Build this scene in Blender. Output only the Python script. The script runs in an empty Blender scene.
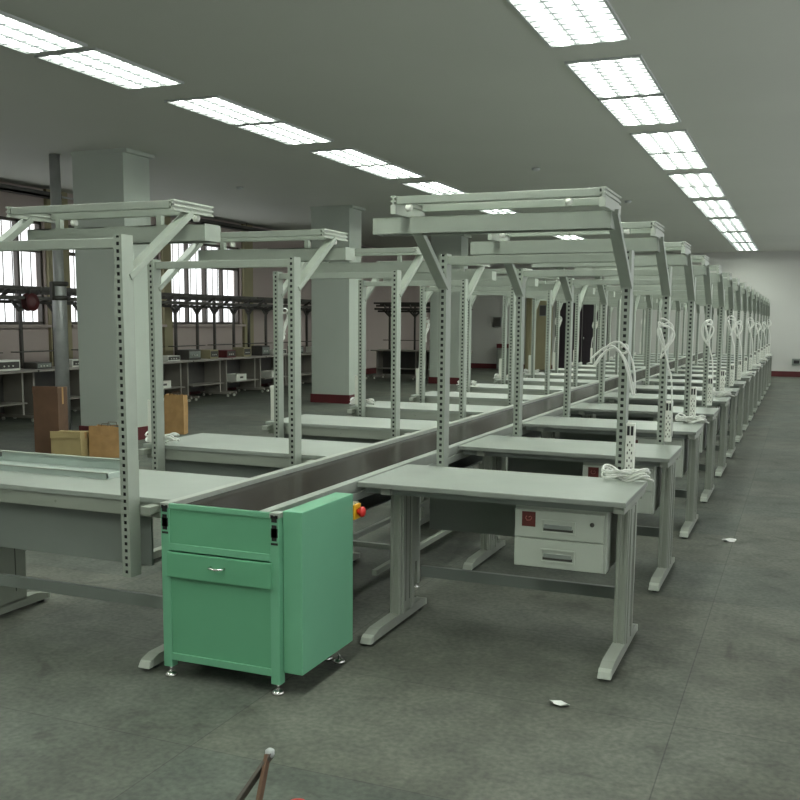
import bpy, bmesh, math, random
from mathutils import Vector, Matrix
R = random.Random(7)
scn = bpy.context.scene
COL = scn.collection
PI = math.pi

# ------------------------------------------------------------------ materials
def nodes(m):
    m.use_nodes = True
    return m.node_tree.nodes, m.node_tree.links, m.node_tree.nodes['Principled BSDF']

def paint(name, col, rough=.5, var=.06, scale=6., metal=0., bump=0., spec=.5):
    m = bpy.data.materials.new(name)
    n, l, b = nodes(m)
    tc = n.new('ShaderNodeTexCoord'); ns = n.new('ShaderNodeTexNoise'); ns.inputs['Scale'].default_value = scale
    ns.inputs['Detail'].default_value = 5
    l.new(tc.outputs['Object'], ns.inputs['Vector'])
    rp = n.new('ShaderNodeValToRGB')
    rp.color_ramp.elements[0].position = .3; rp.color_ramp.elements[1].position = .7
    rp.color_ramp.elements[0].color = (*[c*(1-var) for c in col], 1)
    rp.color_ramp.elements[1].color = (*[min(1, c*(1+var)) for c in col], 1)
    l.new(ns.outputs['Fac'], rp.inputs['Fac']); l.new(rp.outputs['Color'], b.inputs['Base Color'])
    b.inputs['Roughness'].default_value = rough; b.inputs['Metallic'].default_value = metal
    b.inputs['Specular IOR Level'].default_value = spec
    if bump:
        bp = n.new('ShaderNodeBump'); bp.inputs['Strength'].default_value = bump; bp.inputs['Distance'].default_value = .01
        l.new(ns.outputs['Fac'], bp.inputs['Height']); l.new(bp.outputs['Normal'], b.inputs['Normal'])
    return m

M = {}
M['top'] = paint('laminate_grey_green', (.285, .312, .275), .42, .05, 4)
M['edge'] = paint('edge_band_grey', (.21, .225, .20), .45, .04, 8)
M['paint'] = paint('powder_coat_grey', (.275, .295, .25), .45, .05, 5)
M['post'] = paint('powder_coat_post', (.30, .33, .28), .42, .05, 7)
M['panel'] = paint('panel_grey', (.20, .22, .20), .5, .05, 3)
M['drawer'] = paint('drawer_grey', (.40, .43, .37), .4, .03, 5)
M['green'] = paint('mint_green_enamel', (.125, .36, .205), .38, .04, 3)
M['green_edge'] = paint('mint_green_frame', (.155, .40, .245), .38, .04, 3)
M['belt'] = paint('dark_belt_rubber', (.024, .020, .016), .22, .18, 2.5, spec=.022)
M['alu'] = paint('brushed_aluminium', (.36, .385, .34), .38, .05, 20, .3)
M['chrome'] = paint('bright_steel', (.75, .75, .72), .22, .03, 9, 1.)
M['black'] = paint('black_plastic', (.012, .012, .012), .5, .1, 9)
M['dark'] = paint('dark_steel', (.055, .052, .045), .5, .15, 6)
M['darkpurple'] = paint('dark_door_paint', (.010, .004, .008), .55, .15, 3)
M['white'] = paint('white_plastic', (.72, .73, .66), .45, .04, 12)
M['cord'] = paint('white_cord', (.72, .73, .68), .5, .04, 12)
M['red'] = paint('red_plastic', (.55, .02, .015), .35, .06, 9)
M['yellow'] = paint('yellow_plastic', (.75, .42, .02), .4, .05, 9)
M['maroon'] = paint('maroon_paint', (.085, .010, .012), .5, .15, 3)
M['label'] = paint('dark_red_sticker', (.10, .018, .014), .5, .15, 30)
M['labelmark'] = paint('pale_red_print', (.32, .10, .08), .5, .1, 30)
M['wall'] = paint('wall_plaster', (.53, .53, .495), .8, .03, .6, bump=.03)
M['wallpink'] = paint('wall_plaster_pinkish', (.44, .37, .34), .8, .04, .6, bump=.03)
M['ceiling'] = paint('ceiling_plaster', (.48, .49, .44), .85, .04, .35)
M['column'] = paint('column_plaster', (.40, .44, .385), .7, .03, 1.2)
M['kraft'] = paint('kraft_paper', (.36, .21, .085), .8, .12, 9, bump=.25)
M['kraftdark'] = paint('brown_card', (.105, .055, .030), .8, .15, 6, bump=.1)
M['kraftpale'] = paint('pale_card', (.36, .28, .13), .8, .1, 6, bump=.1)
M['olive'] = paint('olive_paint', (.30, .27, .16), .7, .06, 3)
M['rack'] = paint('rack_steel', (.055, .050, .042), .5, .15, 6)
M['racktop'] = paint('rack_bench_top', (.27, .25, .22), .45, .08, 4)
M['rackpanel'] = paint('rack_bench_panel', (.075, .070, .065), .6, .1, 4)
M['pipe'] = paint('galvanised_pipe', (.40, .41, .40), .38, .1, 9, .25)
M['frame'] = paint('window_frame_brown', (.075, .062, .050), .5, .1, 6)
M['wood'] = paint('worn_dark_metal', (.060, .050, .036), .55, .3, 25)
M['housing'] = paint('light_housing', (.45, .47, .46), .5, .03, 8)
M['louvre'] = paint('satin_louvre', (.24, .26, .265), .5, .03, 8)
M['paper'] = paint('white_paper', (.75, .76, .72), .7, .04, 30)
M['tray'] = paint('tray_grey', (.38, .44, .40), .45, .05, 5)

def floor_mat():
    m = bpy.data.materials.new('grey_floor_sheets')
    n, l, b = nodes(m)
    tc = n.new('ShaderNodeTexCoord'); mp = n.new('ShaderNodeMapping'); mp.inputs['Location'].default_value = (0, .56, 0)
    l.new(tc.outputs['Object'], mp.inputs['Vector'])
    br = n.new('ShaderNodeTexBrick'); br.offset = 0; br.squash = 1
    for k, v in (('Scale', 1.), ('Brick Width', 1.69), ('Row Height', .955), ('Mortar Size', .0035), ('Mortar Smooth', .6), ('Bias', 0.)):
        br.inputs[k].default_value = v
    br.inputs['Color1'].default_value = (.138, .143, .123, 1); br.inputs['Color2'].default_value = (.112, .126, .112, 1)
    br.inputs['Mortar'].default_value = (.075, .08, .07, 1)
    l.new(mp.outputs['Vector'], br.inputs['Vector'])
    def mul(fac_out, a, c, base, fac):
        rp = n.new('ShaderNodeValToRGB'); rp.color_ramp.elements[0].position = .32; rp.color_ramp.elements[1].position = .68
        rp.color_ramp.elements[0].color = a; rp.color_ramp.elements[1].color = c
        l.new(fac_out, rp.inputs['Fac'])
        mx = n.new('ShaderNodeMixRGB'); mx.blend_type = 'MULTIPLY'; mx.inputs['Fac'].default_value = fac
        l.new(base, mx.inputs['Color1']); l.new(rp.outputs['Color'], mx.inputs['Color2'])
        return mx.outputs['Color']
    out = br.outputs['Color']
    for sc, det, a, c, f in ((.9, 4, (.72, .70, .66, 1), (1.08, 1.08, 1.05, 1), 1.), (4.5, 6, (.74, .75, .74, 1), (1.10, 1.10, 1.08, 1), 1.), (38, 4, (.70, .72, .70, 1), (1.14, 1.13, 1.12, 1), 1.)):
        ns = n.new('ShaderNodeTexNoise'); ns.inputs['Scale'].default_value = sc; ns.inputs['Detail'].default_value = det
        l.new(mp.outputs['Vector'], ns.inputs['Vector'])
        out = mul(ns.outputs['Fac'], a, c, out, f)
    # scuffs
    vo = n.new('ShaderNodeTexNoise'); vo.inputs['Scale'].default_value = 2.3; vo.inputs['Detail'].default_value = 8; vo.inputs['Distortion'].default_value = 1.6
    l.new(mp.outputs['Vector'], vo.inputs['Vector'])
    rp = n.new('ShaderNodeValToRGB'); rp.color_ramp.elements[0].position = .30; rp.color_ramp.elements[1].position = .40
    rp.color_ramp.elements[0].color = (.66, .66, .64, 1); rp.color_ramp.elements[1].color = (1, 1, 1, 1)
    l.new(vo.outputs['Fac'], rp.inputs['Fac'])
    mx = n.new('ShaderNodeMixRGB'); mx.blend_type = 'MULTIPLY'; mx.inputs['Fac'].default_value = 1.3
    l.new(out, mx.inputs['Color1']); l.new(rp.outputs['Color'], mx.inputs['Color2'])
    l.new(mx.outputs['Color'], b.inputs['Base Color'])
    b.inputs['Roughness'].default_value = .62; b.inputs['Specular IOR Level'].default_value = .35
    return m
M['floor'] = floor_mat()

def lamp_mat(strength):
    m = bpy.data.materials.new('fluorescent_tubes')
    n, l, b = nodes(m)
    n.remove(b)
    out = [x for x in n if x.type == 'OUTPUT_MATERIAL'][0]
    tc = n.new('ShaderNodeTexCoord'); sp = n.new('ShaderNodeSeparateXYZ'); l.new(tc.outputs['Object'], sp.inputs[0])
    a = n.new('ShaderNodeMath'); a.operation = 'MULTIPLY'; a.inputs[1].default_value = 2*PI/.19
    l.new(sp.outputs['X'], a.inputs[0])
    c = n.new('ShaderNodeMath'); c.operation = 'COSINE'; l.new(a.outputs[0], c.inputs[0])
    mr = n.new('ShaderNodeMapRange'); mr.inputs['From Min'].default_value = 0; mr.inputs['From Max'].default_value = 1
    mr.inputs['To Min'].default_value = strength*.045; mr.inputs['To Max'].default_value = strength
    
    pw = n.new('ShaderNodeMath'); pw.operation = 'POWER'; pw.inputs[1].default_value = 3.
    h1 = n.new('ShaderNodeMapRange'); h1.inputs['From Min'].default_value = -1; h1.inputs['From Max'].default_value = 1
    l.new(c.outputs[0], h1.inputs['Value']); l.new(h1.outputs[0], pw.inputs[0])
    e = n.new('ShaderNodeEmission'); e.inputs['Color'].default_value = (.91, 1., .90, 1)
    l.new(pw.outputs[0], mr.inputs['Value']); l.new(mr.outputs[0], e.inputs['Strength']); l.new(e.outputs[0], out.inputs['Surface'])
    return m
LAMP = 23.0
M['lamp'] = lamp_mat(LAMP)

def glass_mat():
    m = bpy.data.materials.new('window_glass')
    n, l, b = nodes(m); n.remove(b)
    out = [x for x in n if x.type == 'OUTPUT_MATERIAL'][0]
    t = n.new('ShaderNodeBsdfTransparent'); g = n.new('ShaderNodeBsdfGlossy'); g.inputs['Roughness'].default_value = .03
    t.inputs['Color'].default_value = (.95, .96, .96, 1)
    mx = n.new('ShaderNodeMixShader')
    mx.inputs['Fac'].default_value = .06
    l.new(t.outputs[0], mx.inputs[1]); l.new(g.outputs[0], mx.inputs[2]); l.new(mx.outputs[0], out.inputs['Surface'])
    return m
M['glass'] = glass_mat()

# ------------------------------------------------------------------ mesh builder
class MB:
    def __init__(s): s.bm = bmesh.new()
    def hexa(s, v, bev=0.):
        vs = [s.bm.verts.new(p) for p in v]
        fs = [s.bm.faces.new([vs[i] for i in f]) for f in ((0,3,2,1),(4,5,6,7),(0,1,5,4),(1,2,6,5),(2,3,7,6),(3,0,4,7))]
        if bev:
            es = {e for f in fs for e in f.edges}
            bmesh.ops.bevel(s.bm, geom=list(es), offset=bev, segments=2, profile=.6, affect='EDGES')
        return s
    def box(s, x0, x1, y0, y1, z0, z1, bev=0.):
        return s.hexa([(x0,y0,z0),(x1,y0,z0),(x1,y1,z0),(x0,y1,z0),(x0,y0,z1),(x1,y0,z1),(x1,y1,z1),(x0,y1,z1)], bev)
    def bar(s, p, q, w, h, up=(0,0,1), bev=0.):
        p, q = Vector(p), Vector(q); d = (q-p).normalized(); up = Vector(up)
        a = d.cross(up)
        if a.length < 1e-4: a = d.cross(Vector((1,0,0)))
        a.normalize(); b = a.cross(d).normalized()
        a *= w/2; b *= h/2
        return s.hexa([p-a-b, p+a-b, p+a+b, p-a+b, q-a-b, q+a-b, q+a+b, q-a+b], bev)
    def tube(s, pts, r, n=8, closed=False):
        pts = [Vector(p) for p in pts]; N = len(pts); rings = []
        prev = None
        for i, p in enumerate(pts):
            if closed: t = pts[(i+1) % N]-pts[i-1]
            else: t = pts[min(i+1, N-1)]-pts[max(i-1, 0)]
            t.normalize()
            if prev is None:
                a = t.cross(Vector((.31,.2,.93)))
                if a.length < .1: a = t.cross(Vector((1,0,0)))
            else: a = prev - t*prev.dot(t)
            a.normalize(); prev = a; b = t.cross(a)
            rr = r[i] if isinstance(r, (list, tuple)) else r
            rings.append([s.bm.verts.new(p+a*math.cos(2*PI*k/n)*rr+b*math.sin(2*PI*k/n)*rr) for k in range(n)])
        for i in range(N if closed else N-1):
            A, B = rings[i], rings[(i+1) % N]
            for k in range(n): 
                f = s.bm.faces.new((A[k], A[(k+1)%n], B[(k+1)%n], B[k])); f.smooth = True
        if not closed:
            s.bm.faces.new(rings[0][::-1]); s.bm.faces.new(rings[-1])
        return s
    def lathe(s, c, prof, n=20, axis='z'):
        c = Vector(c); rings = []
        for r, z in prof:
            ring = []
            for k in range(n):
                a = 2*PI*k/n; v = Vector((r*math.cos(a), r*math.sin(a), z))
                if axis == 'x': v = Vector((v.z, v.x, v.y))
                if axis == 'y': v = Vector((v.y, -v.z, v.x))
                ring.append(s.bm.verts.new(c+v))
            rings.append(ring)
        for A, B in zip(rings, rings[1:]):
            for k in range(n):
                f = s.bm.faces.new((A[k], A[(k+1)%n], B[(k+1)%n], B[k])); f.smooth = True
        s.bm.faces.new(rings[0][::-1]); s.bm.faces.new(rings[-1])
        return s
    def prism(s, poly, x0, x1):           # polygon in (y,z), extruded along x
        A = [s.bm.verts.new((x0, y, z)) for y, z in poly]; B = [s.bm.verts.new((x1, y, z)) for y, z in poly]
        n = len(poly)
        s.bm.faces.new(A[::-1]); s.bm.faces.new(B)
        for i in range(n): s.bm.faces.new((A[i], A[(i+1)%n], B[(i+1)%n], B[i]))
        return s
    def build(s, name, mat, parent=None, loc=None, label=None):
        bmesh.ops.recalc_face_normals(s.bm, faces=s.bm.faces)
        me = bpy.data.meshes.new(name); s.bm.to_mesh(me); s.bm.free()
        me.materials.append(M[mat] if isinstance(mat, str) else mat)
        o = bpy.data.objects.new(name, me); COL.objects.link(o)
        if parent: o.parent = parent
        if loc: o.location = loc
        if label: o['label'] = label
        return o

def empty(name, loc=(0,0,0), rz=0.):
    o = bpy.data.objects.new(name, None); COL.objects.link(o)
    o.empty_display_size = .1; o.location = loc; o.rotation_euler = (0,0,rz)
    return o
def tag(o, label, cat, group=None, kind=None):
    o['label'] = label; o['category'] = cat
    if group: o['group'] = group
    if kind: o['kind'] = kind
    return o
def struct(o): o['kind'] = 'structure'; return o
def copy_tree(o, parent=None):
    c = o.copy(); COL.objects.link(c)
    if parent: c.parent = parent
    for ch in list(o.children): copy_tree(ch, c)
    return c
def again(o, name, mat_parent, loc):
    c = o.copy(); COL.objects.link(c); c.parent = mat_parent; c.location = loc
    return c
ORD = ['first','second','third','fourth','fifth','sixth','seventh','eighth','ninth','tenth','eleventh','twelfth','thirteenth','fourteenth','fifteenth','sixteenth','seventeenth','eighteenth','nineteenth','twentieth']

# ------------------------------------------------------------------ dimensions
CH = 3.79; WY = 27.5; XL = -10.0; XR = 4.2; YB = -7.5
PITCH = 1.597; NB = 15; TOP = .80; BW = 1.372

# ------------------------------------------------------------------ the room
struct(MB().box(XL-.3, XR, YB, WY, -.1, 0).build('floor', 'floor'))
struct(MB().box(XL-.3, XR, YB, WY, CH, CH+.1).build('ceiling', 'ceiling'))
struct(MB().box(XL-.3, XR, WY, WY+.2, -.1, CH+.1).build('wall_far', 'wall'))
struct(MB().box(XL-.3, XR, YB-.2, YB, -.1, CH+.1).build('wall_back', 'wall'))
# left wall with window openings
WZ0, WZ1 = 1.50, 3.25
wins = [(-5.4, -2.2), (-1.4, 1.8), (2.6, 5.8), (6.6, 8.75), (9.35, 12.0), (12.35, 15.05)]
lw = MB().box(XL-.2, XL, YB-.2, WY+.2, -.1, WZ0).box(XL-.2, XL, YB-.2, WY+.2, WZ1, CH+.1)
y = YB-.2
for a, b in wins + [(WY+.2, None)]:
    lw.box(XL-.2, XL, y, a, WZ0, WZ1)
    if b: y = b
struct(lw.build('wall_left', 'wallpink'))
for i, (a, b) in enumerate(wins):
    f = MB(); t = .05
    f.box(XL-.14, XL-.05, a, b, WZ0, WZ0+t).box(XL-.14, XL-.05, a, b, WZ1-t, WZ1)
    n = 4
    for k in range(n+1):
        yy = a+(b-a-t)*k/n
        f.box(XL-.14, XL-.05, yy, yy+t, WZ0, WZ1)
    f.box(XL-.14, XL-.05, a, b, 2.72, 2.78)
    w = struct(f.build('window_%d' % (i+1), 'frame'))
    struct(MB().box(XL-.105, XL-.10, a+.01, b-.01, WZ0+.01, WZ1-.01).build('pane', 'glass', w))
    struct(MB().box(XL-.18, XL+.10, a-.06, b+.06, WZ0-.05, WZ0, .006).build('sill', 'wallpink', w))
    g = MB(); k = 0                                           # bars outside the glass
    yy = a+.12
    while yy < b-.08:
        g.box(XL-.19, XL-.175, yy, yy+.014, WZ0, WZ1); yy += .21
    struct(g.build('window_bars', 'frame', w))
# unseen right-hand wall; its windows are added to give side light
rw = MB().box(XR, XR+.2, YB-.2, WY+.2, -.1, .6).box(XR, XR+.2, YB-.2, WY+.2, 3.4, CH+.1)
added_wins = [(-6.6+3.4*k, -3.8+3.4*k) for k in range(10)]
y = YB-.2
for a, b in added_wins + [(WY+.2, None)]:
    rw.box(XR, XR+.2, y, a, .6, 3.4)
    if b: y = b
struct(rw.build('wall_right', 'wall'))
for i, (a, b) in enumerate(added_wins):
    f = MB()
    f.box(XR+.05, XR+.12, a, b, .6, .65).box(XR+.05, XR+.12, a, b, 3.35, 3.4)
    for k in range(4):
        yy = a+(b-a-.05)*k/3; f.box(XR+.05, XR+.12, yy, yy+.05, .6, 3.4)
    w = struct(f.build('window_%d' % (i+1+len(wins)), 'frame'))
    struct(MB().box(XR+.085, XR+.09, a+.01, b-.01, .61, 3.39).build('pane', 'glass', w))
# olive pilasters between the windows
struct(MB().box(XL, XL+.06, 8.78, 9.3, 0, CH).box(XL, XL+.06, 15.1, 15.5, 0, CH).box(XL, XL+.06, 12.03, 12.3, 0, CH).build('trim_1', 'olive'))
struct(MB().box(-9.98, XR, WY-.02, WY, 0, .17, .004).build('baseboard_far', 'maroon'))
struct(MB().box(XL, XL+.02, YB, WY-.02, 0, .17, .004).build('baseboard_left', 'maroon'))
# columns
for i, (y0, dx, lab) in enumerate(((5.96, 0., 'grey plaster column nearest the camera, behind the paper bags'), (12.53, .09, 'middle plaster column with maroon foot'), (19.1, .09, 'farthest plaster column before the far wall'))):
    c = struct(MB().box(-6.93+dx, -6.11+dx, y0, y0+.55, 0, CH, .004).build('column_%d' % (i+1), 'column'))
    c['label'] = lab
    struct(MB().box(-6.95+dx, -6.09+dx, y0-.02, y0+.57, 0, .17, .003).build('baseboard', 'maroon', c))
    struct(MB().box(-6.94+dx, -6.04+dx, y0-.01, y0+.58, CH-.05, CH, .003).build('capital', 'column', c))

# double door in the far wall
d = struct(MB().box(-5.55, -5.45, WY-.06, WY, 0, 2.38).box(-3.85, -3.75, WY-.06, WY, 0, 2.38).box(-5.55, -3.75, WY-.06, WY, 2.30, 2.38).build('door_1', 'dark'))
for x0 in (-5.45, -4.64):
    lf = struct(MB().box(x0, x0+.79, WY-.045, WY-.01, .01, 2.30, .004).box(x0+.1, x0+.69, WY-.052, WY-.04, .2, 1.0, .004).box(x0+.1, x0+.69, WY-.052, WY-.04, 1.15, 2.15, .004).build('door_leaf', 'darkpurple', d))
    hx = x0+.72 if x0 < -5 else x0+.07
    struct(MB().tube([(hx, WY-.05, 1.02), (hx, WY-.1, 1.02), (hx, WY-.1, 1.12), (hx, WY-.05, 1.12)], .012).build('door_handle', 'chrome', lf))
d = struct(MB().box(-6.55, -6.45, WY-.06, WY, 0, 2.42).box(-5.75, -5.65, WY-.06, WY, 0, 2.42).box(-6.55, -5.65, WY-.06, WY, 2.34, 2.42).build('door_2', 'olive'))
lf = struct(MB().box(-6.45, -5.75, WY-.04, WY-.01, .01, 2.34, .004).build('door_leaf', 'olive', d))
struct(MB().tube([(-5.83, WY-.04, 1.02), (-5.83, WY-.1, 1.02), (-5.83, WY-.1, 1.12), (-5.83, WY-.04, 1.12)], .012).build('door_handle', 'chrome', lf))

# ------------------------------------------------------------------ ceiling lights
def make_light(length):
    r = empty('ceiling_light'); w = .59; h = length/2
    fr = MB()
    fr.box(-w/2-.02, -w/2, -h, h, -.02, .0).box(w/2, w/2+.02, -h, h, -.02, .0)
    fr.box(-w/2-.02, w/2+.02, -h, -h+.02, -.02, .0).box(-w/2-.02, w/2+.02, h-.02, h, -.02, .0)
    fr.build('housing', 'housing', r)
    MB().box(-w/2, w/2, -h+.02, h-.02, -.006, -.002).build('tube_panel', 'lamp', r)
    lv = MB()
    for x in (-w/6, w/6): lv.box(x-.002, x+.002, -h+.02, h-.02, -.020, -.007)
    k = int(length/.13)
    for i in range(1, k):
        yy = -h+length*i/k
        lv.box(-w/2, w/2, yy-.0012, yy+.0012, -.017, -.007)
    lv.build('louvre', 'louvre', r)
    return r
lr = make_light(1.36); ll = make_light(1.22)
def light_row(proto, x, starts, step, side):
    n = 0
    for y0 in starts:
        for j in range(2):
            o = proto if n == 0 else copy_tree(proto)
            o.location = (x, y0+step/2+j*(step+.07), CH)
            tag(o, 'fluorescent ceiling light, %s of the %s row from the near end' % (ORD[n], side), 'ceiling light', 'recessed fluorescent lights')
            n += 1
light_row(lr, .43, [.5+3.32*k for k in range(-2, 8)], 1.38, 'right-hand')
light_row(ll, -3.62, [.76+3.09*k for k in range(-2, 8)], 1.24, 'left-hand')
for x, y, lab in ((-6.65, 9.65, 'small round smoke detector on the ceiling right of the nearest column'), (-1.55, 9.3, 'small round smoke detector on the ceiling between the two light rows'), (-.95, 13.5, 'small round smoke detector on the ceiling left of the right-hand lights')):
    s = MB().lathe((0,0,0), [(.055,-.002),(.062,-.012),(.058,-.03),(.038,-.042),(.012,-.045)]).build('smoke_detector', 'housing', None, (x, y, CH))
    tag(s, lab, 'smoke detector', 'smoke detectors')

# dark cable tray under the ceiling along the window wall
t = empty('cable_tray', (-9.8, 0, 3.62)); tag(t, 'long dark cable tray under the ceiling along the window wall', 'cable tray')
MB().box(-.09, .09, YB+.1, 8.9, 0, .03).box(-.09, -.08, YB+.1, 8.9, 0, .09).box(.08, .09, YB+.1, 8.9, 0, .09).build('tray_section', 'dark', t)
MB().box(-.09, .09, 12.6, 24., 0, .03).box(-.09, -.08, 12.6, 24., 0, .09).box(.08, .09, 12.6, 24., 0, .09).build('tray_section', 'dark', t)
hg = MB()
for yy in list(range(-7, 9, 2))+list(range(13, 24, 2)): hg.tube([(0, yy, .03), (0, yy, .17)], .006, 6)
hg.build('hanger', 'rack', t)
MB().tube([(.03, YB+.1, .05), (.03, 8.8, .05), (.02, 12.7, .05), (.03, 23.9, .05)], .018, 6).build('cable', 'pipe', t)

# ------------------------------------------------------------------ workbenches
def slotted_post(z0, z1):
    m = MB(); w, dp = .045, .08
    m.box(0, .004, 0, dp, z0, z1).box(w-.004, w, 0, dp, z0, z1)        # flanges
    for yy in (0, dp-.003):
        m.box(.004, .014, yy, yy+.003, z0, z1).box(w-.014, w-.004, yy, yy+.003, z0, z1)
        z = z0
        while z < z1-.01:
            m.box(.014, w-.014, yy, yy+.003, z, min(z+.017, z1)); z += .0335
    m.box(0, w, 0, dp, z1, z1+.004)
    return m
def leg_mesh(s=0., f=None):
    m = MB()
    m.box(0, .06, .17, .38, .055, .737, .003)
    m.box(.006, .020, .163, .172, .06, .735, .002).box(.040, .054, .163, .172, .06, .735, .002)   # ribs on the front
    m.box(.056, .066, .20, .23, .06, .735, .002).box(.056, .066, .32, .35, .06, .735, .002)
    m.box(.012, .05, .395, .47, .30, .737, .002)
    m.box(.012, .05, .38, .396, .32, .70)
    m.box(.004, .056, .03, .68, .737, .772, .003)
    return m
def foot_mesh(a=-.19, b=.56):
    return MB().prism([(a,.018),(b,.018),(b,.050),(b-.06,.068),(a+.09,.068),(a,.046)], 0, .06)

def make_bench(drawers):
    b = empty('workbench')
    top = MB().box(0, BW, 0, .69, .775, TOP, .003).build('worktop', 'top', b)
    MB().box(-.0006, BW+.0006, -.0012, .0, .7755, .796).box(BW, BW+.0012, 0, .69, .7755, .796).build('edge_band', 'edge', top)
    MB().box(.02, BW-.02, .06, .10, .737, .775).box(.02, BW-.02, .58, .62, .737, .775).build('support_beam', 'panel', b)
    for x in ((.115 if drawers else .062), 1.308):
        l = leg_mesh().build('leg', 'paint', b, (x, 0 if drawers else .085, 0))
        MB().box(.0605, .0612, .245, .252, .12, .70).box(-.0012, -.0005, .245, .252, .12, .70).box(.0605, .0612, .30, .307, .12, .70).build('groove', 'dark', l)
        fa, fb = (-.19, .56) if drawers else (.0, .70)
        foot_mesh(fa, fb).build('foot', 'paint', l)
        if drawers: ec = ((fa-.024, fa+.01, fa-.010, fa+.02),)
        else: ec = ((fb+.024, fb-.01, fb+.010, fb-.02),)
        for y0, y1, y2, y3 in ec:
            MB().hexa([(-.002,y0,.016),(.062,y0,.016),(.062,y1,.016),(-.002,y1,.016),(.002,y2,.046),(.058,y2,.046),(.062,y3,.056),(-.002,y3,.056)], .004).build('end_cap', 'drawer', l)
        ye = fb if drawers else fa
        MB().box(-.002, .062, ye-.012, ye+.012, .016, .052, .004).build('end_cap', 'drawer', l)
        for yy in (fa+.04, fb-.06): MB().lathe((.03, yy, 0), [(.022,0),(.024,.004),(.020,.012),(.008,.02)], 14).build('glide', 'black', l)
    MB().box(.175, 1.308, .60, .614, .45, .737, .003).build('modesty_panel', 'panel', b)
    ra = MB().box(.02, BW-.02, .662, .682, .705, .775, .003).build('back_rail', 'paint', b)
    MB().lathe((.69, .682, .738), [(.007,.0),(.007,.0015),(.004,.002)], 10, 'y').build('bolt', 'dark', ra)
    MB().box(.175, 1.308, .47, .50, .20, .262, .003).build('stretcher', 'panel', b)
    for x in (.18, 1.20):
        up = slotted_post(.43, 2.0).build('upright', 'post', b, (x, .69, 0))
        MB().box(.005, .040, .012, .068, .432, 1.998).build('slot_shade', 'black', up, None, 'black insert standing in for shade inside the slots')  # black filler puts the shade within the slots into colour
    MB().box(.225, 1.20, .70, .75, 1.945, 1.99, .003).build('crossbar', 'post', b)
    for x in (.18, 1.20):
        xx = x+.0225
        MB().bar((xx, .715, 1.815), (xx, .22, 2.150), .032, .058, (1,0,0), .003).build('bracket_arm', 'post', b)
    cy0, cy1 = (-.01, .39) if drawers else (.03, .37)
    dz = .035 if drawers else 0.
    for x in (.18, 1.205):
        c = MB()
        c.box(x, x+.028, cy0, cy1, 2.150, 2.159+dz).box(x, x+.028, cy0, cy1, 2.172+dz, 2.181+dz).box(x, x+.028, cy0, cy1, 2.194+dz, 2.203+dz)
        c.box(x+.010, x+.018, cy0, cy1, 2.159+dz, 2.194+dz)
        c.build('end_channel', 'drawer', b)
    for yy in (cy0+.005, cy1-.04):
        MB().box(.208, 1.205, yy, yy+.035, 2.162+dz, 2.200+dz, .004).build('top_rail', 'post', b)
    hx, hy, hz = (0, .18, 2.072) if drawers else (.10, .09, 2.015)
    hw = 1.225-hx
    def hb(m, x0, x1, y0, y1, z0, z1): return m.box(hx+x0, hx+x1, hy+y0, hy+y1, hz+z0, hz+z1)
    hd = MB()
    for q in ((0, hw, 0, .004, 0, .083), (0, hw, .136, .14, 0, .083), (0, hw, 0, .14, .077, .083), (0, .005, .004, .136, 0, .077), (hw-.005, hw, .004, .136, 0, .077), (0, hw, .004, .018, 0, .006), (0, hw, .122, .136, 0, .006)): hb(hd, *q)
    for x in (.30, .95): hb(hd, x, x+.03, .055, .085, .083, 2.152-hz)
    h = hd.build('lamp_hood', 'post', b)
    MB().tube([(hx+.05, hy+.07, hz+.04), (hx+hw-.05, hy+.07, hz+.04)], .014, 8).build('lamp_tube', 'white', h)
    for x in (.27, 1.06):
        zr = 2.145+dz
        rc = MB().lathe((x, cy0+.022, zr), [(.012,-.016),(.018,-.012),(.018,.012),(.012,.016)], 12, 'x').bar((x, cy0+.022, zr), (x, cy0+.022, 2.165+dz), .010, .016)
        rc.build('rail_roller', 'white', b)
    if drawers:
        MB().box(.82, 1.275, .10, .50, .425, .737, .003).build('drawer_cabinet', 'drawer', b)
        for j, (z0, z1) in enumerate(((.430, .570), (.576, .714))):
            d = MB().box(.822, 1.262, .084, .0995, z0, z1, .003).build('drawer', 'drawer', b)
            zc = (z0+z1)/2-.005
            hn = MB().box(.955, 1.125, .078, .084, zc+.024, zc+.031).box(.955, 1.125, .078, .084, zc-.036, zc-.029).box(.955, .962, .078, .084, zc-.029, zc+.024).box(1.118, 1.125, .078, .084, zc-.029, zc+.024)
            hn.build('handle_frame', 'drawer', d)
            MB().box(.972, 1.108, .074, .0835, zc-.012, zc+.008, .002).build('handle', 'panel', d)
            MB().box(.967, 1.113, .0825, .0838, zc-.024, zc-.010).build('handle_recess', 'dark', d)
            if j:
                MB().lathe((1.205, .083, .664), [(.011,-.001),(.011,.003),(.008,.006)], 14, 'y').build('lock', 'dark', d)
                st = MB().box(.858, .926, .0825, .0838, .630, .704).build('sticker', 'label', d, None, 'dark red square sticker with pale print')
                MB().tube([(.882, .0822, .682), (.876, .0822, .672), (.884, .0822, .660), (.900, .0822, .662), (.908, .0822, .674), (.900, .0822, .682), (.892, .0822, .676)], .0022, 5).build('print', 'labelmark', st)
    return b

def place(b, k, right):
    if right: b.location = (0, k*PITCH, 0); b.rotation_euler = (0, 0, 0)
    else: b.location = (-.565, -.13+k*PITCH, 0); b.rotation_euler = (0, 0, PI)

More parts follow.
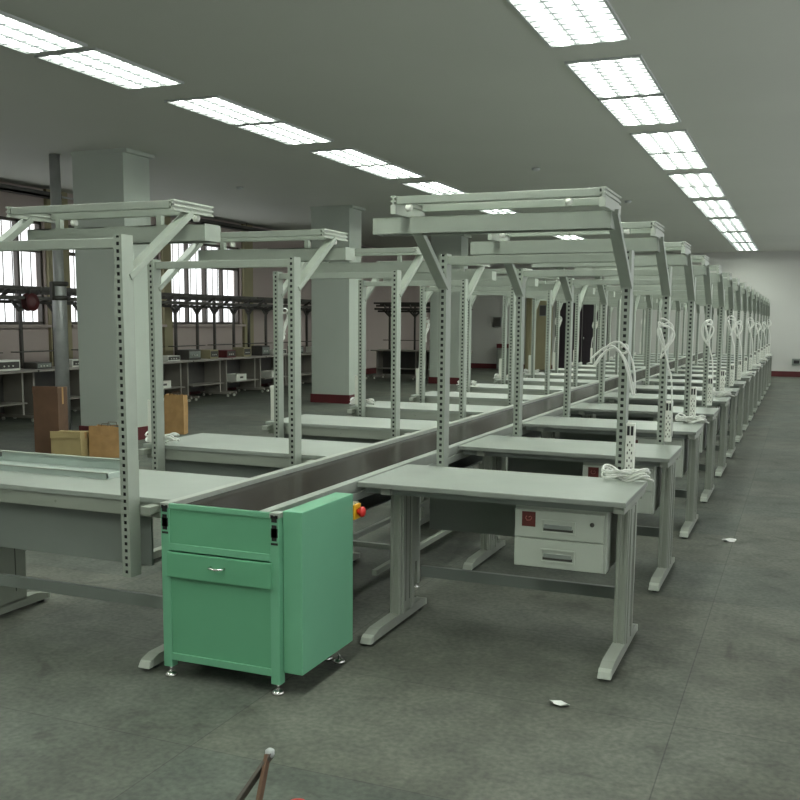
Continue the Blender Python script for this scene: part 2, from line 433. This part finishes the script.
proto_r = make_bench(True); proto_l = make_bench(False)
SIDE = {True: 'right', False: 'left'}
benches = []
for right, proto in ((True, proto_r), (False, proto_l)):
    for k in range(NB):
        b = proto if k == 0 else copy_tree(proto)
        place(b, k, right)
        if right: lab = 'grey workbench with hung drawers, %s from the camera in the right row' % ORD[k]
        else: lab = 'grey workbench with back panel, %s from the camera in the left row' % ORD[k]
        tag(b, lab, 'workbench', 'workbenches right of the conveyor' if right else 'workbenches left of the conveyor')
        benches.append((right, k, b))

# power strips with cords, one at the outer post of every bench
def cord_pts(kind, rr):
    P = []
    if kind == 0:                        # tied bundle lying on the worktop
        for c in range(4):
            L = .10+.03*rr.random(); w = .025+.02*rr.random(); a = rr.uniform(-.35, .35); hz = .012+.012*c
            for i in range(20):
                t = 2*PI*i/20
                x = L*math.sin(t); yv = w*math.sin(2*t)
                P.append((x*math.cos(a)-yv*math.sin(a)+.02, x*math.sin(a)+yv*math.cos(a)-.075, hz+.012*math.cos(3*t)+.02*abs(math.sin(t))))
        P.append((.15, -.09, .02)); P.append((.17, -.10, .014))
    elif kind == 1:                      # coil hung over the post
        z0 = .66+.14*rr.random()
        for c in range(4):
            L = .10+.05*rr.random(); w = .026+.014*rr.random(); ph = rr.uniform(-.3, .3)
            for i in range(20):
                t = 2*PI*i/20+ph
                P.append((-.02+w*math.sin(t)+.6*w*math.sin(2*t+ph*4)+.006*c, -.060-.010*c+.01*math.sin(2*t), z0+L*math.cos(t)*(1-.12*c)))
        P.append((.02, -.07, z0-.20)); P.append((.045, -.075, z0-.26)); P.append((.055, -.06, .2)); P.append((.052, .0, .06))
    else:                                # arch over to the left, then down
        for c in range(3):
            for i in range(14):
                t = PI*i/13
                if c % 2: t = PI-t
                P.append((-.06-.11*math.cos(t)+.012*c, -.07-.012*c, .40+.10*c*.2+.20*math.sin(t)-(.16 if t > PI*.75 else 0)*(0)))
        P.append((.07, -.08, .28)); P.append((.075, -.08, .16))
    return P
def smooth(P, it=1):
    for _ in range(it):
        Q = [P[0]]
        for a, b in zip(P, P[1:]):
            Q.append(tuple(.75*x+.25*y for x, y in zip(a, b))); Q.append(tuple(.25*x+.75*y for x, y in zip(a, b)))
        Q.append(P[-1]); P = Q
    return P
def make_strip(kind, seed):
    rr = random.Random(seed)
    s = empty('power_strip')
    MB().box(0, .048, 0, .04, .02, .30, .004).build('strip_body', 'white', s)
    sk = MB()
    for i in range(4):
        z = .05+i*.042
        sk.box(.010, .016, -.001, .001, z, z+.014).box(.032, .038, -.001, .001, z, z+.014).box(.021, .027, -.001, .001, z+.018, z+.028)
    sk.build('socket', 'dark', s)
    for x in (.008, .028): MB().box(x, x+.013, -.004, .002, .235, .285, .001).build('switch', 'black', s)
    MB().tube(smooth(cord_pts(kind, rr)), .006, 6).build('cord', 'cord', s)
    return s
variants = {}
for right, k, b in benches:
    kind = (0, 1, 0, 1, 0, 1, 1, 0, 1)[k % 9] if right else (0, 0, 1, 0, 1, 0)[k % 6]
    key = (kind, k % 3)
    if key not in variants: variants[key] = make_strip(kind, 11*k+kind); s = variants[key]
    else: s = copy_tree(variants[key])
    m = Matrix.Translation(b.location) @ Matrix.Rotation(b.rotation_euler.z, 4, 'Z') @ Vector((1.2462, .70, TOP))
    s.location = m; s.rotation_euler = (0, 0, b.rotation_euler.z)
    what = 'tied cord on worktop' if kind == 0 else 'cord coiled over post'
    tag(s, 'white power strip with %s, %s bench %s of belt' % (what, ORD[k], SIDE[right]), 'power strip', 'power strips on the bench posts')
# an arched cord on the first bench post of the right row
rr = random.Random(4); hc = MB()
for c in range(4):
    dx, dy, dzz = rr.uniform(-.02, .02), -.008*c, rr.uniform(-.03, .025)
    hc.tube(smooth([(1.285+dx*.3, .68+dy, 1.24+abs(dzz)), (1.275+dx, .675+dy, 1.36+dzz), (1.245+dx, .67+dy, 1.46+dzz), (1.19+dx, .67+dy, 1.525+dzz), (1.13+dx, .672+dy, 1.50+dzz), (1.09+dx*2, .675+dy, 1.45+dzz*2)], 3), .0055, 6)
hc.tube(smooth([(1.21, .685, 1.50), (1.235, .675, 1.52), (1.25, .665, 1.50), (1.24, .655, 1.47), (1.215, .66, 1.47)], 2), .006, 6)
o = hc.build('hanging_cord', 'cord')
tag(o, 'white cord arching over the outer post of the nearest right-hand bench', 'cord')

# upturned lamp trough lying on the far edge of the nearest left bench
t = empty('metal_trough', (-1.68, -.36, TOP)); tag(t, 'open grey metal trough lying on the worktop of the nearest left bench', 'trough')
MB().box(-.48, .48, -.13, .13, 0, .006).box(-.48, .48, -.13, -.124, .006, .03).box(-.48, .48, .124, .13, .006, .060).box(-.48, -.474, -.13, .13, .006, .03).box(.474, .48, -.13, .13, .006, .03).build('trough_body', 'tray', t)
MB().box(-.48, .48, .108, .136, .060, .066).box(-.48, .48, -.138, -.118, .03, .035).build('rim', 'post', t)

# ------------------------------------------------------------------ belt conveyor
cv = empty('belt_conveyor', (-.28, 11, 0)); tag(cv, 'long dark belt conveyor running between the two rows of workbenches', 'conveyor')
Y0, Y1 = -.895, NB*PITCH+.3
def cb(m, name, mat, lab=None): return m.build(name, mat, cv, (.28, -11, 0), lab)
cb(MB().box(-.505, -.058, Y0, Y1, .772, .782).box(-.505, -.058, Y0, Y0+.01, .70, .782), 'belt', 'belt', 'dark brown belt')
for x0, x1 in ((-.553, -.507), (-.056, -.006)):
    rl = MB().box(x0, x1, Y0, Y1, .755, .805, .003).box(x0, x1, Y0, Y1, .70, .742, .002).box(x0+.01, x1-.01, Y0, Y1, .742, .755)
    cb(rl, 'side_rail', 'alu')
cb(MB().box(-.507, -.056, Y0+.3, Y1, .725, .765), 'belt_bed', 'panel')
cb(MB().box(-.50, -.06, Y0+.3, Y1, .60, .606).box(-.50, -.495, Y0+.3, Y1, .606, .70), 'return_guard', 'panel')
n = 0
for i in range(13):
    yy = .9+i*1.9
    for x in (-.545, -.058):
        cb(MB().box(x, x+.045, yy, yy+.045, .03, .70, .002), 'leg', 'paint')
        cb(MB().lathe((x+.022, yy+.022, 0), [(.028,0),(.03,.006),(.010,.014),(.010,.035)], 12), 'leveling_foot', 'chrome')
    cb(MB().box(-.50, -.058, yy+.008, yy+.038, .22, .25), 'crossbar', 'paint')
for x in (-.537, -.05): cb(MB().box(x, x+.03, .3, .9+12*1.9, .225, .255), 'long_brace', 'paint')

# green drive cabinet at the near end
dc = empty('drive_cabinet', (-.23, -.65, 0)); tag(dc, 'mint green steel drive cabinet at the near end of the conveyor', 'cabinet')
def db(m, name, mat, par=None, lab=None): return m.build(name, mat, par or dc, None if par else (.23, .65, 0), lab)
XA, XB, YF, YK = -.535, .072, -.945, -.42
for x0 in (XA, XB-.045):
    for y0 in (YF, YK-.045):
        front = y0 == YF
        p = db(MB().box(x0, x0+.045, y0, y0+.045, .05, .79 if front else .69, .003), 'corner_post', 'green_edge')
        xc, yc = x0+.022, y0+.022
        MB().tube([(xc, yc, .012), (xc, yc, .055)], .007, 8).build('stem', 'chrome', p)
        MB().lathe((xc, yc, 0), [(.026,0),(.030,.006),(.024,.016),(.010,.022)], 18).build('leveling_foot', 'chrome', p)
        if front:
            MB().box(x0-.001, x0+.046, y0-.002, Y0-.002, .79, .812, .002).build('rail_end', 'alu', p)
            s = MB()
            s.box(x0+.010, x0+.036, y0-.0035, y0-.001, .772, .800).box(x0+.006, x0+.018, y0-.0035, y0-.001, .788, .803).box(x0+.028, x0+.04, y0-.0035, y0-.001, .788, .803)
            s.box(x0+.010, x0+.034, y0-.0015, y0+.002, .690, .760).box(x0+.006, x0+.039, y0-.0015, y0+.002, .672, .682).box(x0+.006, x0+.039, y0-.0015, y0+.002, .705, .745)
            s.build('profile_slot', 'black', p)
xa, xb = XA+.045, XB-.045
tp = db(MB().box(xa, xb, YF+.005, YF+.017, .598, .812), 'top_panel', 'green')
MB().box(xa-.0, xb, YF-.003, YF+.017, .788, .812, .003).box(xa, xb, YF-.002, YF+.01, .598, .630, .003).build('flange', 'green_edge', tp)
dw = db(MB().box(xa-.008, xb+.012, YF-.014, YF+.006, .478, .592, .004), 'drawer', 'green')
MB().tube([(-.265, YF-.012, .545), (-.262, YF-.034, .545), (-.23, YF-.040, .543), (-.198, YF-.034, .545), (-.195, YF-.012, .545)], .006, 8).build('handle', 'chrome', dw)
lp = db(MB().box(xa, xb, YF+.008, YF+.018, .11, .475), 'lower_panel', 'green')
MB().box(xa, xb, YF, YF+.03, .085, .118, .003).build('bottom_rail', 'green_edge', lp)
db(MB().box(XA+.004, XA+.014, YF+.045, YK-.045, .10, .68), 'side_panel', 'green')
db(MB().box(xa, xb, YK-.02, YK-.008, .10, .68), 'back_panel', 'green')
db(MB().box(xa, xb, YF+.045, YK-.02, .10, .112), 'bottom_panel', 'green')
db(MB().box(XB+.002, XB+.095, YF+.03, -.405, .098, .818, .004), 'motor_cover', 'green_edge')
for yy in (-.86, -.46): 
    db(MB().tube([(XB+.05, yy, .02), (XB+.05, yy, .10)], .007, 8).lathe((XB+.05, yy, 0), [(.026,0),(.030,.006),(.024,.016),(.010,.022)], 16), 'leveling_foot', 'chrome') if yy > -.5 else None
es = db(MB().box(XB+.03, XB+.085, -.403, -.315, .685, .762, .003), 'switch_box', 'olive')
MB().box(XB+.086, XB+.098, -.395, -.325, .688, .760, .003).build('yellow_plate', 'yellow', es)
MB().lathe((XB+.098, -.36, .724), [(.012,0),(.012,.012),(.024,.014),(.026,.026),(.020,.034),(.006,.037)], 18, 'x').build('stop_button', 'red', es, None, 'red mushroom button on a yellow plate')

# ------------------------------------------------------------------ dark racked benches along the windows
def make_rack_bench():
    b = empty('rack_workbench')             # local: front edge at x=0, depth to -x, length along y
    L = 1.36
    MB().box(-.72, 0, 0, L, .775, .805, .003).build('worktop', 'racktop', b)
    for yy in (.08, L-.12):
        l = MB().box(-.60, -.22, yy, yy+.04, .10, .775, .003).build('leg', 'racktop', b)
        MB().box(-.70, .02, yy-.005, yy+.045, .055, .10, .004).build('foot', 'racktop', l)
        for x in (-.64, -.04): MB().lathe((x, yy+.02, .027), [(.012,-.014),(.027,-.012),(.027,.012),(.012,.014)], 12, 'y').build('castor', 'white', l)
    MB().box(-.62, -.60, .02, L-.02, .12, .77).build('back_panel', 'rackpanel', b)  # panel made large and dark, also stands in for shadow under the bench
    MB().box(-.50, -.12, .12, L-.12, .28, .30).build('low_shelf', 'racktop', b)
    for yy in (.28, L-.32):
        MB().box(-.66, -.61, yy, yy+.045, .805, 2.0, .003).build('upright', 'rack', b)
        MB().bar((-.635, yy+.022, 1.72), (-.635, yy-.2, 1.93), .035, .045).bar((-.635, yy+.022, 1.72), (-.635, yy+.245, 1.93), .035, .045).build('brace', 'rack', b)
        MB().bar((-.635, yy+.022, 1.78), (-.20, yy+.022, 2.05), .035, .045).build('bracket_arm', 'rack', b)
    for x, z in ((-.655, 1.90), (-.655, 2.03), (-.24, 2.06), (-.40, 1.99), (-.52, 1.84)):
        MB().box(x, x+.04, .0, L, z, z+.05).build('top_rail', 'rack', b)
    MB().box(-.32, -.16, .04, L-.04, 1.90, 1.955, .003).build('lamp_hood', 'rack', b)
    MB().box(-.71, -.55, .14, L-.14, 1.06, 1.075).build('low_rail', 'rack', b)
    return b
rb = make_rack_bench()
RX = -8.95
for k in range(11):
    b = rb if k == 0 else copy_tree(rb)
    b.location = (RX, 4.6+k*1.40, 0)
    tag(b, 'dark racked workbench with Y-braced posts, %s from the camera along the window wall' % ORD[k], 'workbench', 'racked benches along the windows')
for k in range(2):
    b = copy_tree(rb); b.rotation_euler = (0, 0, -PI/2); b.location = (-8.95+k*1.38, 20.05, 0)
    tag(b, 'dark racked workbench facing down the aisle behind the middle column, %s one' % ('left' if k == 0 else 'right'), 'workbench', 'racked benches across the aisle')

# equipment standing on the racked benches
def equip(x, y, w, d, h, mat, name, lab, cat, z=.805):
    r = empty(name, (x, y, z)); tag(r, lab, cat, 'equipment on the racked benches')
    MB().box(-d/2, d/2, -w/2, w/2, 0, h, .006).build('case', mat, r)
    MB().box(d/2, d/2+.004, -w/2+.02, w/2-.02, h*.2, h*.85, .001).build('front_plate', 'panel' if mat in ('dark', 'rackpanel') else 'dark', r)
    k = MB()
    for i in range(3): k.lathe((d/2+.004, -w*.25+i*w*.2, h*.45), [(.012,0),(.012,.012),(.008,.016)], 10, 'x')
    k.build('knob', 'white', r)
    return r
spots = [(7.0,.45,.16,'white'),(7.75,.34,.10,'dark'),(8.55,.30,.12,'white'),(10.5,.30,.13,'dark'),(11.25,.40,.10,'white'),(11.95,.42,.20,'dark'),(12.65,.30,.18,'olive'),(13.3,.35,.16,'maroon'),(13.95,.30,.20,'olive'),(14.75,.34,.22,'dark'),(15.5,.42,.12,'white'),(16.4,.30,.18,'dark'),(17.4,.42,.14,'white'),(18.3,.35,.20,'dark')]
cn = {'white': 'pale', 'dark': 'dark', 'olive': 'olive', 'maroon': 'maroon'}
for i, (yy, w, h, mt) in enumerate(spots):
    equip(RX-.36, yy, w, .28, h, mt, 'test_instrument', '%s instrument case on the racked benches, %s from the camera' % (cn[mt], ORD[i]), 'instrument')
# pale boxes on the low shelves
for i, yy in enumerate((6.5, 8.0, 10.85, 13.6, 15.1)):
    r = empty('parts_bin', (RX-.30, yy, .30)); tag(r, 'small pale parts bin on a low shelf under the racked benches, %s from the camera' % ORD[i], 'bin', 'bins under the racked benches')
    MB().box(-.14, .14, -.2, .2, 0, .008).box(-.14, -.132, -.2, .2, .008, .14).box(.132, .14, -.2, .2, .008, .14).box(-.132, .132, -.2, -.192, .008, .14).box(-.132, .132, .192, .2, .008, .14).build('bin_body', 'white', r)
    MB().box(.14, .146, -.06, .06, .05, .09).build('label_holder', 'rackpanel', r)
# white cable coil and red reel
co = MB()
for c in range(3):
    co.tube([(RX-.12+.012*c, 10.15+(.16-.01*c)*math.cos(2*PI*i/24), .99+(.165-.01*c)*math.sin(2*PI*i/24)) for i in range(24)], .02, 6, True)
o = co.build('cable_coil', 'cord'); tag(o, 'white cable coil standing on the racked bench right of the nearest column', 'cable coil')
r = empty('cable_reel', (RX-.24, 7.45, 2.0)); tag(r, 'dark red cable reel hung from the rack left of the pipe', 'cable reel')
MB().lathe((.06, 0, -.14), [(.05,-.06),(.14,-.055),(.14,-.045),(.06,-.04),(.06,.04),(.14,.045),(.14,.055),(.05,.06)], 20, 'x').build('reel', 'maroon', r)
MB().bar((.06, 0, -.02), (.06, 0, .08), .02, .03).build('hook', 'dark', r)
# steel pipe by the nearest column
r = empty('steel_pipe', (-7.30, 6.05, 0)); tag(r, 'vertical steel pipe from floor to ceiling left of the nearest column', 'pipe')
MB().lathe((0,0,0), [(.095,.0),(.095,2.05),(.07,2.1),(.07,CH)], 20).build('pipe', 'pipe', r)
MB().lathe((0,0,0), [(.13,0),(.13,.02),(.10,.03)], 20).build('floor_flange', 'pipe', r)
MB().lathe((0,0,1.86), [(.11,0),(.125,.01),(.125,.05),(.11,.06)], 20).lathe((0,0,2.05), [(.11,0),(.125,.01),(.125,.05),(.11,.06)], 20).box(-.02, .02, -.16, -.11, 1.86, 2.1).build('pipe_clamp', 'dark', r)
MB().bar((.07, 0, 2.95), (.17, 0, 2.95), .03, .03).build('wall_bracket', 'dark', r)

# ------------------------------------------------------------------ bags and boxes
def bag(x, y, w, d, h, rz, lab, mat='kraft'):
    r = empty('paper_bag', (x, y, 0), rz); tag(r, lab, 'paper bag', 'paper bags')
    m = MB(); n = 6; rr = random.Random(int(h*1000))
    rings = []
    for i, t in enumerate((0, .25, .5, .75, 1)):
        z = h*t; k = 1-.03*t
        ring = []
        for (sx, sy) in ((-1,-1),(-.3,-1),(.3,-1),(1,-1),(1,0),(1,1),(.3,1),(-.3,1),(-1,1),(-1,0)):
            px = sx*w/2*k; py = sy*d/2*k
            if sy == 0: px *= 1-.18*t                               # gusset folds inwards
            ring.append(m.bm.verts.new((px+rr.uniform(-.006,.006), py+rr.uniform(-.006,.006), z+(rr.uniform(-.012,.012) if t == 1 else 0))))
        rings.append(ring)
    for A, B in zip(rings, rings[1:]):
        for k in range(10): m.bm.faces.new((A[k], A[(k+1)%10], B[(k+1)%10], B[k]))
    m.bm.faces.new(rings[0][::-1])
    o = m.build('bag_body', mat, r)
    sm = o.modifiers.new('thick', 'SOLIDIFY'); sm.thickness = .003
    c = MB()
    for i in range(3): c.box(-w*.38+i*w*.26, -w*.20+i*w*.26, -d*.3, d*.28, .02, h*(.93+.05*i*.6), .004)
    c.build('contents', 'dark', r)
    hd = MB()
    for s_ in (-1, 1):
        hd.tube([(-.06, s_*d*.42, h-.03), (-.05, s_*d*.36, h+.035), (.05, s_*d*.36, h+.035), (.06, s_*d*.42, h-.03)], .004, 6)
    hd.build('handle', 'kraftdark', r)
def carton(x, y, w, d, h, rz, mat, lab):
    r = empty('cardboard_box', (x, y, 0), rz); tag(r, lab, 'box', 'cardboard boxes')
    MB().box(-w/2, w/2, -d/2, d/2, 0, h, .004).build('box_body', mat, r)
    MB().box(-w/2-.001, w/2+.001, -.025, .025, h*.75, h+.0015).build('tape', 'kraft', r)
    MB().box(-w/2, w/2, -d/2-.012, -d/2, h-.06, h+.02).build('flap', mat, r)
bag(-6.08, 6.95, .29, .18, .56, .25, 'tan paper bag standing on the floor right of the nearest column')
carton(-6.20, 4.60, .30, .30, .80, .35, 'kraftdark', 'tall dark brown carton left of the bags at the nearest column')
carton(-5.78, 4.45, .36, .28, .30, .30, 'kraftpale', 'low pale tan carton between the dark carton and the bag')
bag(-5.44, 4.72, .40, .26, .36, .30, 'squat brown paper bag standing before the nearest column')

# ------------------------------------------------------------------ far wall fittings
r = empty('electrical_panel', (-7.56, WY, 1.42)); tag(r, 'grey electrical panel on the far wall above the extinguisher stand', 'electrical panel')
MB().box(-.14, .14, -.08, 0, 0, .34, .006).build('case', 'panel', r); MB().box(-.12, .12, -.088, -.08, .02, .32, .003).build('panel_door', 'dark', r)
r = empty('electrical_panel', (-5.98, WY-.002, 1.80)); tag(r, 'grey panel at the olive door beside the dark double door', 'electrical panel')
MB().box(-.12, .12, -.05, 0, 0, .36, .006).build('case', 'panel', r); MB().box(-.10, .10, -.057, -.05, .02, .34, .003).build('panel_door', 'rackpanel', r)
r = empty('extinguisher_box', (-7.24, WY-.30, 0)); tag(r, 'grey fire extinguisher stand with red top at the far wall', 'extinguisher box')
MB().box(-.20, .20, -.12, .12, 0, .72, .006).build('case', 'panel', r); MB().box(-.21, .21, -.13, .13, .72, .86, .006).build('red_top', 'maroon', r); MB().box(-.17, .17, -.126, -.12, .08, .66, .002).build('front_door', 'paint', r)
r = empty('wall_socket', (1.95, WY, .36)); tag(r, 'grey socket box low on the far wall at the right edge', 'wall socket')
MB().box(-.13, .13, -.05, 0, 0, .20, .004).build('case', 'panel', r); MB().box(-.08, .08, -.056, -.05, .05, .15, .002).build('socket_face', 'black', r)

# ------------------------------------------------------------------ things on the floor
def scrap(x, y, s, seed, lab):
    rr = random.Random(seed); m = MB(); n = 9
    a = [m.bm.verts.new((s*(.6+.5*rr.random())*math.cos(2*PI*i/n), .55*s*(.6+.5*rr.random())*math.sin(2*PI*i/n), .003+.02*rr.random())) for i in range(n)]
    c = m.bm.verts.new((0, 0, .026)); e = m.bm.verts.new((0, 0, .0))
    for i in range(n): m.bm.faces.new((a[i], a[(i+1)%n], c)); m.bm.faces.new((a[(i+1)%n], a[i], e))
    o = m.build('paper_scrap', 'paper', None, (x, y, 0)); tag(o, lab, 'paper scrap', 'paper scraps'); return o
scrap(1.22, -.555, .055, 3, 'crumpled white paper scrap on the floor before the nearest right bench')
scrap(1.66, 3.05, .06, 5, 'tiny white paper scrap on the aisle floor beside the right row')
# inverted V of two flat bars at the bottom edge of the view
r = empty('folding_stand', (.72, -2.22, 0)); tag(r, 'dark inverted V stand of two flat bars at the bottom edge', 'stand')
def ob(m, n, mt): return m.build(n, mt, r, (-.72, 2.22, 0))
ap = Vector((.640, -2.012, .29))
ob(MB().bar(ap+Vector((.004,.004,.01)), ap+Vector((-.034,-.117,-.09))*3.22, .026, .012, (1,0,0), .002), 'bar', 'wood')
ob(MB().bar(ap+Vector((-.004,-.004,.008)), ap+Vector((.022,-.09,-.09))*3.22, .026, .012, (1,0,0), .002), 'bar', 'kraftdark')
ob(MB().lathe(ap+Vector((0,.004,.012)), [(.010,-.012),(.014,-.004),(.014,.010),(.006,.016)], 12), 'tip_cap', 'housing')
r = empty('tape_roll', (.612, -1.782, 0)); tag(r, 'small red tape roll on the floor at the bottom edge', 'tape roll')
MB().lathe((0,0,0), [(.016,.002),(.032,0),(.034,.003),(.034,.022),(.032,.025),(.016,.023)], 24).build('tape', 'red', r)
MB().lathe((0,0,.0), [(.009,.002),(.0155,.0),(.0155,.026),(.009,.024)], 20).build('core', 'kraftdark', r)

# ------------------------------------------------------------------ world, camera, view
w = bpy.data.worlds.new('overcast_sky'); scn.world = w; w.use_nodes = True
bg = w.node_tree.nodes['Background']; bg.inputs['Color'].default_value = (.94, .96, .97, 1); bg.inputs['Strength'].default_value = 1.3

cam = bpy.data.cameras.new('camera'); co = bpy.data.objects.new('camera', cam); COL.objects.link(co)
fw = Vector((-.37860062, .91675801, -.12734332)); rt = Vector((.92383976, .38268792, .00837037)); up = Vector((-.05640635, .11447579, .99182338))
mt = Matrix((( rt.x, up.x, -fw.x, 2.08946), (rt.y, up.y, -fw.y, -4.48587), (rt.z, up.z, -fw.z, 1.63438), (0,0,0,1)))
co.matrix_world = mt
cam.sensor_width = 36; cam.lens = 967.296/800*36; cam.shift_y = 44/800
cam.clip_start = .05; cam.clip_end = 200
scn.camera = co
scn.view_settings.view_transform = 'Standard'; scn.view_settings.look = 'None'; scn.view_settings.gamma = 1.0
scn.view_settings.exposure = .98; scn.view_settings.use_curve_mapping = False
scn.cycles.max_bounces = 8; scn.cycles.diffuse_bounces = 5; scn.cycles.transparent_max_bounces = 16
scn.cycles.use_denoising = True
